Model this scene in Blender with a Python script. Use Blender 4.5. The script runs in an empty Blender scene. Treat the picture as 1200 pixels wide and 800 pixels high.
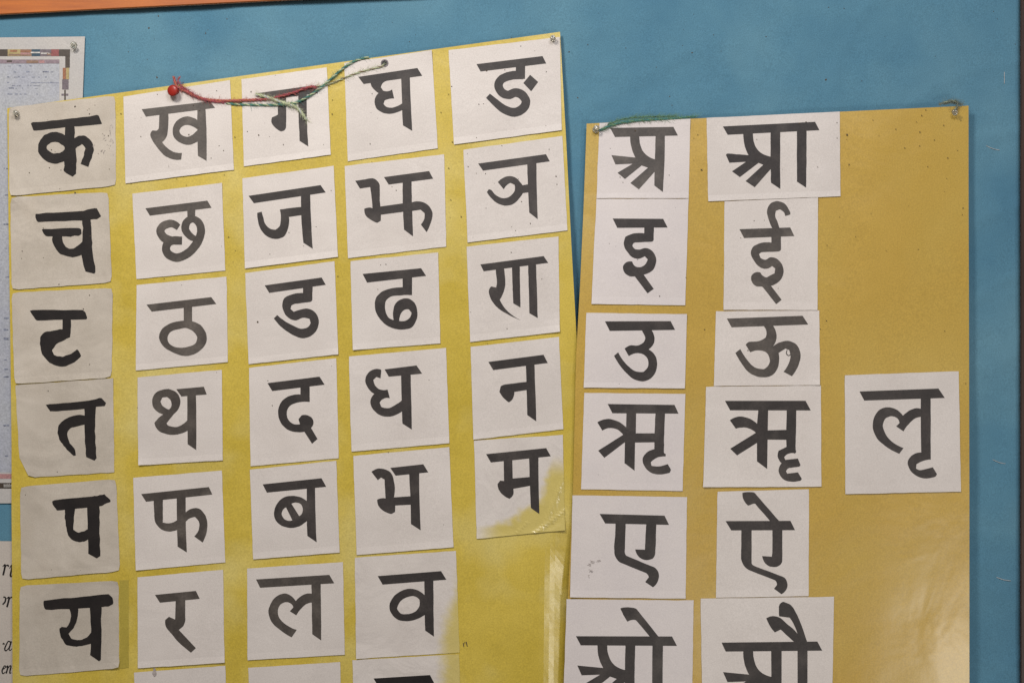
import bpy, bmesh, math, random
from mathutils import Vector, noise
from mathutils.geometry import tessellate_polygon
random.seed(7)
scene = bpy.context.scene
COL = scene.collection

# ---------------------------------------------------------------- camera, light, exposure
D, ZC = 1.6, 1.5                       # metres from board to lens, height of the lens
cam = bpy.data.cameras.new('camera'); camo = bpy.data.objects.new('camera', cam); COL.objects.link(camo)
camo.location = (0, -D, ZC); camo.rotation_euler = (math.radians(90), 0, 0)
cam.sensor_width = 36; cam.lens = 36*D/1.2; cam.clip_start = .05; cam.clip_end = 60
scene.camera = camo
world = bpy.data.worlds.new('World'); scene.world = world; world.use_nodes = True
bg = world.node_tree.nodes['Background']; bg.inputs[0].default_value = (1.0, .93, .86, 1); bg.inputs[1].default_value = .11
def area(name, loc, target, size, energy, color, sy=None):
    l = bpy.data.lights.new(name, 'AREA'); l.energy = energy; l.color = color; l.size = size
    l.shape = 'RECTANGLE' if sy else 'SQUARE'
    if sy: l.size_y = sy
    o = bpy.data.objects.new(name, l); COL.objects.link(o); o.location = loc
    o.rotation_euler = (Vector(target)-Vector(loc)).to_track_quat('-Z', 'Y').to_euler()
    return o
area('room_lamp', (-.62, -1.2, ZC+1.05), (.12, 0, ZC-.12), .30, 17.5, (1.0, .945, .87))
area('window_light', (.40, -1.9, ZC+1.35), (.05, 0, ZC-.2), .7, 20, (.95, .95, 1.0))
area('low_lamp', (1.03, -1.6, ZC-.79), (.4, 0, ZC-.3), .30, 6.4, (1.0, .96, .88))  # added out of view so its reflection gives the lower right glare
scene.view_settings.view_transform = 'Standard'; scene.view_settings.look = 'None'
scene.view_settings.exposure = .12; scene.view_settings.gamma = 1; scene.view_settings.use_curve_mapping = False

# ---------------------------------------------------------------- helpers
def ss(a, b, x):
    if a == b: return float(x > a)
    t = max(0., min(1., (x-a)/(b-a))); return t*t*(3-2*t)
def P(px, py, h):                      # h: millimetres in front of the board's cloth
    k = (D-h/1000)/D
    return Vector(((px-600)/1000*k, -h/1000, ZC+(400-py)/1000*k))
def nz(x, y, s, seed=0.): return noise.noise(Vector((x*s+seed*3.17, y*s-seed*1.3, seed)))

def N(nt, t, **k):
    n = nt.nodes.new(t)
    for a, v in k.items(): setattr(n, a, v)
    return n
def mat(name, c1, c2=None, scale=6, rough=.6, bump=.1, bscale=300, grain=.06, gscale=700, wrinkle=0., wscale=14,
        coat=0., crough=.2, spec=.5, rvar=.04, film_tint=None, patch=None, stretch=None, metallic=0, trans=0, sheen=0):
    m = bpy.data.materials.new(name); m.use_nodes = True; nt = m.node_tree; b = nt.nodes['Principled BSDF']
    L = nt.links.new
    tc = N(nt, 'ShaderNodeTexCoord'); oi = N(nt, 'ShaderNodeObjectInfo')
    mp = N(nt, 'ShaderNodeMapping'); L(tc.outputs['Object'], mp.inputs['Vector'])
    if stretch: mp.inputs['Scale'].default_value = stretch
    V = mp.outputs[0]
    c2 = c2 or c1
    n1 = N(nt, 'ShaderNodeTexNoise'); n1.inputs['Scale'].default_value = scale; n1.inputs['Detail'].default_value = 6; n1.inputs['Roughness'].default_value = .62
    L(V, n1.inputs['Vector'])
    cr = N(nt, 'ShaderNodeMapRange'); cr.inputs[1].default_value = .33; cr.inputs[2].default_value = .67; L(n1.outputs[0], cr.inputs[0])
    mx = N(nt, 'ShaderNodeMix', data_type='RGBA'); mx.inputs[6].default_value = (*c1, 1); mx.inputs[7].default_value = (*c2, 1)
    L(cr.outputs[0], mx.inputs[0]); col = mx.outputs[2]
    if patch:                          # larger soft faded patches: (colour, scale, lo, hi, amount)
        pn = N(nt, 'ShaderNodeTexNoise'); pn.inputs['Scale'].default_value = patch[1]; pn.inputs['Detail'].default_value = 3; L(V, pn.inputs['Vector'])
        pr = N(nt, 'ShaderNodeMapRange'); pr.inputs[1].default_value = patch[2]; pr.inputs[2].default_value = patch[3]; pr.inputs[4].default_value = patch[4]; L(pn.outputs[0], pr.inputs[0])
        pm = N(nt, 'ShaderNodeMix', data_type='RGBA'); L(pr.outputs[0], pm.inputs[0]); L(col, pm.inputs[6]); pm.inputs[7].default_value = (*patch[0], 1); col = pm.outputs[2]
    if film_tint:
        at = N(nt, 'ShaderNodeAttribute', attribute_name='stain')
        sm = N(nt, 'ShaderNodeMix', data_type='RGBA'); L(at.outputs['Fac'], sm.inputs[0]); L(col, sm.inputs[6]); sm.inputs[7].default_value = (*film_tint, 1); col = sm.outputs[2]
    # fine grain + per-piece variation
    g = N(nt, 'ShaderNodeTexNoise'); g.inputs['Scale'].default_value = gscale; g.inputs['Detail'].default_value = 3; L(V, g.inputs['Vector'])
    gr = N(nt, 'ShaderNodeMapRange'); gr.inputs[1].default_value = .3; gr.inputs[2].default_value = .7; gr.inputs[3].default_value = 1-grain*1.6; gr.inputs[4].default_value = 1+grain*1.6; L(g.outputs[0], gr.inputs[0])
    rv = N(nt, 'ShaderNodeMapRange'); rv.inputs[3].default_value = 1-rvar; rv.inputs[4].default_value = 1+rvar; L(oi.outputs['Random'], rv.inputs[0])
    mm = N(nt, 'ShaderNodeMath', operation='MULTIPLY'); L(gr.outputs[0], mm.inputs[0]); L(rv.outputs[0], mm.inputs[1])
    vm = N(nt, 'ShaderNodeVectorMath', operation='SCALE'); L(col, vm.inputs[0]); L(mm.outputs[0], vm.inputs['Scale'])
    L(vm.outputs[0], b.inputs['Base Color'])
    b.inputs['Roughness'].default_value = rough; b.inputs['Specular IOR Level'].default_value = spec
    b.inputs['Metallic'].default_value = metallic; b.inputs['Transmission Weight'].default_value = trans
    b.inputs['Coat Weight'].default_value = coat; b.inputs['Coat Roughness'].default_value = crough
    b.inputs['Sheen Weight'].default_value = sheen
    last = None
    if bump:
        bn = N(nt, 'ShaderNodeTexNoise'); bn.inputs['Scale'].default_value = bscale; bn.inputs['Detail'].default_value = 4; L(V, bn.inputs['Vector'])
        bb = N(nt, 'ShaderNodeBump'); bb.inputs['Strength'].default_value = bump; bb.inputs['Distance'].default_value = .0006; L(bn.outputs[0], bb.inputs['Height']); last = bb
    if wrinkle:
        wn = N(nt, 'ShaderNodeTexNoise'); wn.inputs['Scale'].default_value = wscale; wn.inputs['Detail'].default_value = 3; wn.inputs['Distortion'].default_value = .8
        L(tc.outputs['Object'], wn.inputs['Vector'])
        wb = N(nt, 'ShaderNodeBump'); wb.inputs['Strength'].default_value = wrinkle; wb.inputs['Distance'].default_value = .012; L(wn.outputs[0], wb.inputs['Height'])
        if last: L(last.outputs[0], wb.inputs['Normal'])
        last = wb
    if last:
        L(last.outputs[0], b.inputs['Normal'])
        if coat: L(last.outputs[0], b.inputs['Coat Normal'])
    return m

M = {}
M['cloth'] = mat('blue_cloth', (.070, .182, .268), (.094, .222, .305), 9, .85, .5, 520, .10, 900, .38, 8, spec=.2, patch=((.14, .27, .335), 4.5, .48, .76, .5), sheen=.15, rvar=0)
M['wood'] = mat('orange_wood', (.47, .125, .008), (.34, .080, .006), 12, .55, .2, 200, .07, 600, stretch=(1, 1, 14), coat=0, rvar=0)
M['darkwood'] = mat('dark_wood', (.05, .022, .014), (.03, .014, .01), 14, .5, .2, 200, .07, 600, stretch=(14, 1, 1), rvar=0)
M['plaster'] = mat('plaster', (.42, .38, .30), (.36, .32, .26), 4, .9, .3, 200)
M['yellow'] = mat('yellow_paper', (.585, .440, .070), (.47, .345, .034), 6, .42, .12, 260, .08, 650, .22, 9, coat=.5, crough=.23, patch=((.61, .52, .20), 9, .48, .74, .85), rvar=0)
M['gold'] = mat('gold_paper', (.50, .325, .058), (.40, .252, .032), 6, .42, .12, 150, .08, 650, .18, 8, coat=.45, crough=.25, patch=((.56, .40, .095), 6, .46, .76, .7), rvar=0)
M['white'] = mat('white_card', (.645, .592, .558), (.575, .522, .488), 9, .5, .2, 380, .05, 800, .12, 12, coat=.12, crough=.3, rvar=.025)
M['stained'] = mat('stained_card', (.645, .592, .555), (.575, .522, .488), 16, .4, .3, 380, .04, 800, .2, 22, coat=.5, crough=.14, film_tint=(.54, .43, .09), rvar=0)  # yellow film reflection is mixed into this card's colour
M['worn'] = mat('worn_card', (.52, .465, .40), (.42, .37, .31), 14, .6, .2, 380, .05, 800, .5, 10, patch=((.44, .37, .29), 11, .55, .8, .5), rvar=.04)
M['violet'] = mat('cool_card', (.645, .590, .570), (.60, .548, .54), 12, .5, .18, 380, .04, 800, .10, 9, coat=.12, crough=.3, rvar=.025)
M['edge'] = mat('cut_edge', (.60, .52, .30), None, 30, .7, 0)
M['ink'] = mat('grey_ink', (.032, .027, .026), (.046, .038, .036), 40, .5, .1, 300, .10, 500, spec=.35, rvar=.10, patch=((.080, .068, .062), 28, .52, .74, .8))
M['ink_brown'] = mat('faded_ink', (.076, .063, .054), (.050, .041, .036), 45, .5, .1, 300, .10, 400, rvar=.08, patch=((.13, .11, .095), 30, .5, .7, .7))
M['ink_black'] = mat('black_ink', (.011, .009, .009), (.020, .016, .015), 40, .55, .1, 300, .08, 500, spec=.28, rvar=.1)
M['speck'] = mat('dirt', (.05, .035, .025), (.09, .06, .03), 200, .8, 0)
M['smudge'] = mat('pencil_smudge', (.30, .26, .25), (.42, .37, .35), 300, .8, 0)
M['sheet'] = mat('printed_paper', (.47, .445, .42), (.42, .405, .40), 20, .35, .12, 300, .05, 600, .10, 12, coat=.3, crough=.2, rvar=0)
M['sheet_blue'] = mat('pale_blue_print', (.40, .41, .43), (.33, .345, .41), 16, .35, .12, 300, .10, 500, .05, 12, coat=.3, crough=.2, rvar=.03)
M['textpaper'] = mat('text_paper', (.50, .45, .40), (.45, .40, .36), 20, .6, .12, 300, .05, 600, rvar=0)
M['red'] = mat('red_plastic', (.36, .022, .012), (.28, .016, .010), 60, .38, 0, spec=.5, grain=.02)
M['clear'] = mat('clear_plastic', (.85, .84, .76), None, 30, .12, 0, spec=.6, trans=.85, grain=0)
M['metal'] = mat('pin_steel', (.5, .48, .45), None, 30, .3, 0, metallic=1, grain=0)
M['hole'] = mat('dark_hole', (.03, .03, .03), None, 30, .8, 0)
for nm, c in (('red_thread', (.42, .10, .085)), ('orange_thread', (.46, .14, .07)), ('pink_thread', (.36, .06, .09)), ('pale_green_thread', (.50, .54, .34)),
              ('green_thread', (.13, .25, .13)), ('teal_thread', (.05, .20, .19)), ('brown_thread', (.24, .16, .09)), ('grey_thread', (.16, .19, .15)), ('white_thread', (.5, .52, .52))):
    M[nm] = mat(nm, c, tuple(x*.7 for x in c), 260, .9, 0, grain=.2, gscale=900, sheen=.3)
for nm, c in (('p_dark', (.06, .045, .035)), ('p_navy', (.02, .06, .10)), ('p_red', (.26, .07, .07)), ('p_yellow', (.42, .33, .15)), ('p_orange', (.30, .12, .06)), ('p_purple', (.25, .19, .22)),
              ('p_brown', (.26, .16, .11)), ('p_grey', (.16, .13, .15)), ('p_white', (.58, .56, .53)), ('p_pink', (.42, .22, .22)), ('p_line', (.23, .25, .33))):
    M[nm] = mat(nm, c, tuple(x*.75 for x in c), 300, .4, 0, grain=.12, coat=.3)

def props(o, label=None, cat=None, group=None, kind=None):
    if label: o['label'] = label
    if cat: o['category'] = cat
    if group: o['group'] = group
    if kind: o['kind'] = kind
    return o
class Thing:
    def __init__(s, name, loc, label, cat, group=None):
        s.o = bpy.data.objects.new(name, None); COL.objects.link(s.o); s.o.location = loc; s.loc = Vector(loc)
        s.o.empty_display_size = .02; props(s.o, label, cat, group)
    def part(s, name, vs, fs, mats, parent=None, label=None, kind=None, smooth=False, attr=None, midx=None):
        me = bpy.data.meshes.new(name); me.from_pydata([tuple(v-s.loc) for v in vs], [], fs)
        for m in (mats if isinstance(mats, (list, tuple)) else [mats]): me.materials.append(m)
        if midx: me.polygons.foreach_set('material_index', midx)
        if smooth: me.polygons.foreach_set('use_smooth', [True]*len(me.polygons))
        if attr:
            a = me.attributes.new('stain', 'FLOAT', 'POINT'); a.data.foreach_set('value', attr)
        me.update()
        o = bpy.data.objects.new(name, me); COL.objects.link(o); o.parent = parent or s.o
        return props(o, label, kind=kind)

def sheet(fn, nx, ny, hf, th, film_tint=None):
    """fn(u,v)->pixel point, hf(px,py)->front height; returns verts, faces, midx (1 = cut edge), stain values"""
    vs, fs, mi, at = [], [], [], []
    for j in range(ny+1):
        for i in range(nx+1):
            x, y = fn(i/nx, j/ny); vs.append(P(x, y, hf(x, y)))
            at.append(film_tint(x, y) if film_tint else 0.)
    n = len(vs); W = nx+1
    for j in range(ny+1):
        for i in range(nx+1):
            x, y = fn(i/nx, j/ny); v = P(x, y, hf(x, y)); vs.append(Vector((v.x, v.y+th/1000, v.z))); at.append(at[j*W+i])
    for j in range(ny):
        for i in range(nx):
            a = j*W+i; fs.append((a, a+W, a+W+1, a+1)); mi.append(0)
            fs.append((n+a, n+a+1, n+a+W+1, n+a+W)); mi.append(0)
    for i in range(nx):
        a = i; fs.append((a, a+1, n+a+1, n+a)); a = ny*W+i; fs.append((a+1, a, n+a, n+a+1)); mi += [1, 1]
    for j in range(ny):
        a = j*W; fs.append((a+W, a, n+a, n+a+W)); a = j*W+nx; fs.append((a, a+W, n+a+W, n+a)); mi += [1, 1]
    return vs, fs, mi, at

def lerp(a, b, t): return (a[0]+(b[0]-a[0])*t, a[1]+(b[1]-a[1])*t)
def quadfn(q, rough=.35, seed=0., cut=None):
    def f(u, v):
        x, y = lerp(lerp(q[0], q[1], u), lerp(q[3], q[2], u), v)
        eu = (u in (0., 1.)); ev = (v in (0., 1.))
        if eu or ev:
            x += rough*nz(x, y, .09, seed+1)*1.3*(1 if eu else 0); y += rough*nz(x, y, .09, seed+9)*1.3*(1 if ev else 0)
        return x, y
    return f
def railfn(Lp, Rp):
    n = len(Lp)-1
    def at(Q, v):
        k = min(int(v*n), n-1); return lerp(Q[k], Q[k+1], v*n-k)
    return lambda u, v: lerp(at(Lp, v), at(Rp, v), u)

# ---- lettering: traced strokes as closed outlines, corners kept, curves smoothed
def smooth_poly(flat):
    p = [(flat[i], flat[i+1]) for i in range(0, len(flat), 2)]
    n = len(p); corner = []
    for i in range(n):
        a, b, c = p[i-1], p[i], p[(i+1) % n]
        v1 = Vector((b[0]-a[0], b[1]-a[1])); v2 = Vector((c[0]-b[0], c[1]-b[1]))
        corner.append(abs(v1.angle_signed(v2)) > math.radians(48) if v1.length > 1e-6 and v2.length > 1e-6 else True)
    out = []
    for i in range(n):
        p1 = Vector(p[i]); p2 = Vector(p[(i+1) % n]); p0 = Vector(p[i-1]); p3 = Vector(p[(i+2) % n])
        ci, cj = corner[i], corner[(i+1) % n]
        out.append(tuple(p1))
        if ci and cj: continue
        d = (p2-p1).length
        def tan(a, b, c):
            l1 = (b-a).length; l2 = (c-b).length
            u1, u2 = (b-a)/l1, (c-b)/l2
            if l1 > 2.0*l2: return u1*d        # a long straight run keeps its direction
            if l2 > 2.0*l1: return u2*d
            t = (u1*l2+u2*l1)/(l1+l2); return t.normalized()*d
        t1 = tan(p0, p1, p2) if not ci else None
        t2 = tan(p1, p2, p3) if not cj else None
        if t1 is None: t1 = 2*(p2-p1)-t2 if t2 is not None else p2-p1; t1 = t1.normalized()*d*.9
        if t2 is None: t2 = (2*(p2-p1)-t1).normalized()*d*.9
        K = 5 if d > 25 else 3
        for k in range(1, K):
            t = k/K; a, b, c, e = 2*t**3-3*t*t+1, t**3-2*t*t+t, -2*t**3+3*t*t, t**3-t*t
            out.append(tuple(p1*a+t1*b+p2*c+t2*e))
    return out
def stroke_poly(pts):
    q = [Vector(p[:2]) for p in pts]; w = [p[2] for p in pts]; C, Wd = [], []
    for i in range(len(q)-1):
        p0 = q[max(i-1, 0)]; p1 = q[i]; p2 = q[i+1]; p3 = q[min(i+2, len(q)-1)]
        for k in range(6):
            t = k/6; C.append(.5*((2*p1)+(p2-p0)*t+(2*p0-5*p1+4*p2-p3)*t*t+(3*p1-p0-3*p2+p3)*t**3)); Wd.append(w[i]+(w[i+1]-w[i])*t)
    C.append(q[-1]); Wd.append(w[-1])
    tris = []; Lr = []
    for i, c in enumerate(C):
        t = (C[min(i+1, len(C)-1)]-C[max(i-1, 0)]).normalized(); nn = Vector((-t.y, t.x))*Wd[i]/2; Lr.append((c+nn, c-nn))
    return Lr
def letter_mesh(view, items, hf, wob):
    x0, y0, sc = view
    bm = bmesh.new(); layer = 0
    lay = bm.faces.layers.int.new('lay'); vlay = bm.verts.layers.int.new('vl')
    def T(p):
        x, y = x0+p[0]/sc, y0+p[1]/sc
        return Vector((x+nz(x, y, .22, 3.3)*wob, y+nz(x, y, .22, 8.8)*wob, 0))
    for it in items:
        if it[0] == 'P':
            loops = [smooth_poly(l) for l in it[1:]]
            vv = [[T(p) for p in l] for l in loops]
            flatv = [bm.verts.new(v) for l in vv for v in l]
            for v in flatv: v[vlay] = layer
            for t in tessellate_polygon(vv):
                try: bm.faces.new([flatv[k] for k in t])
                except ValueError: pass
        else:
            Lr = stroke_poly(it[1]); prev = None
            for a, b in Lr:
                cur = (bm.verts.new(T(a)), bm.verts.new(T(b)))
                for v in cur: v[vlay] = layer
                if prev: bm.faces.new((prev[0], cur[0], cur[1], prev[1]))
                prev = cur
        layer += 1
    xs = [v.co.x for v in bm.verts]; ys = [v.co.y for v in bm.verts]
    for ax, lo, hi in ((0, min(xs), max(xs)), (1, min(ys), max(ys))):
        c = lo+9
        while c < hi:
            co = Vector((c, 0, 0)) if ax == 0 else Vector((0, c, 0)); no = Vector((1, 0, 0)) if ax == 0 else Vector((0, 1, 0))
            before = set(bm.verts)
            r = bmesh.ops.bisect_plane(bm, geom=bm.verts[:]+bm.edges[:]+bm.faces[:], plane_co=co, plane_no=no)
            for v in bm.verts:
                if v not in before:
                    o = [e.other_vert(v) for e in v.link_edges if e.other_vert(v) in before]
                    if o: v[vlay] = o[0][vlay]
            c += 12
    bm.normal_update(); bm.verts.index_update()
    vs = [P(v.co.x, v.co.y, hf(v.co.x, v.co.y)+.16+.035*v[vlay]) for v in bm.verts]
    fs = []
    for f in bm.faces:
        ids = [v.index for v in f.verts]
        a, b, c = (bm.verts[ids[0]].co if False else f.verts[0].co), f.verts[1].co, f.verts[2].co
        if f.calc_area() < 1e-7: continue
        if f.normal.z > 0: ids.reverse()      # pixel y points down, the sheet faces the room
        fs.append(ids)
    bm.free(); return vs, fs

S1 = 4.4444
VW = dict(A=(0, 0, S1), B=(130, 60, S1), C=(390, 30, S1), D=(0, 210, S1), E=(270, 190, S1), F=(480, 170, S1), G=(0, 340, S1), H=(270, 300, S1),
          I=(0, 460, S1), J=(270, 410, S1), K=(480, 290, S1), L=(480, 470, S1), M=(0, 620, S1), N=(270, 530, S1), O=(270, 620, S1),
          Q=(670, 110, S1), R=(670, 220, S1), S=(670, 330, S1), T=(670, 440, S1), U=(650, 560, S1), V=(650, 650, 5.3333), W=(810, 650, 5.3333), X=(930, 420, S1),
          Y1=(0, 100, S1), Y2=(480, 380, S1), Y3=(0, 550, S1), Y4=(800, 110, S1), Y5=(800, 220, S1), Y6=(800, 330, S1), Y7=(800, 440, S1), Y8=(780, 560, S1))
def p(*a): return ('P', list(a))
def k(*a): return ('K', [(a[i], a[i+1], a[i+2]) for i in range(0, len(a), 3)])
def ph(outer, *holes): return ('P', list(outer))+tuple(list(h) for h in holes)
A_BODY = (305,205, 312,285, 332,332, 207,320, 228,367, 318,364, 238,411, 277,444, 365,373, 397,384, 305,465, 350,498, 432,405, 445,400, 445,343, 410,333, 375,305, 358,268, 352,205)
def xf(pts, su, sv, du, dv, s):
    r = []
    for i in range(0, len(pts), 2): r += [du+(pts[i]-su)*s, dv+(pts[i+1]-sv)*s]
    return r
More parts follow.
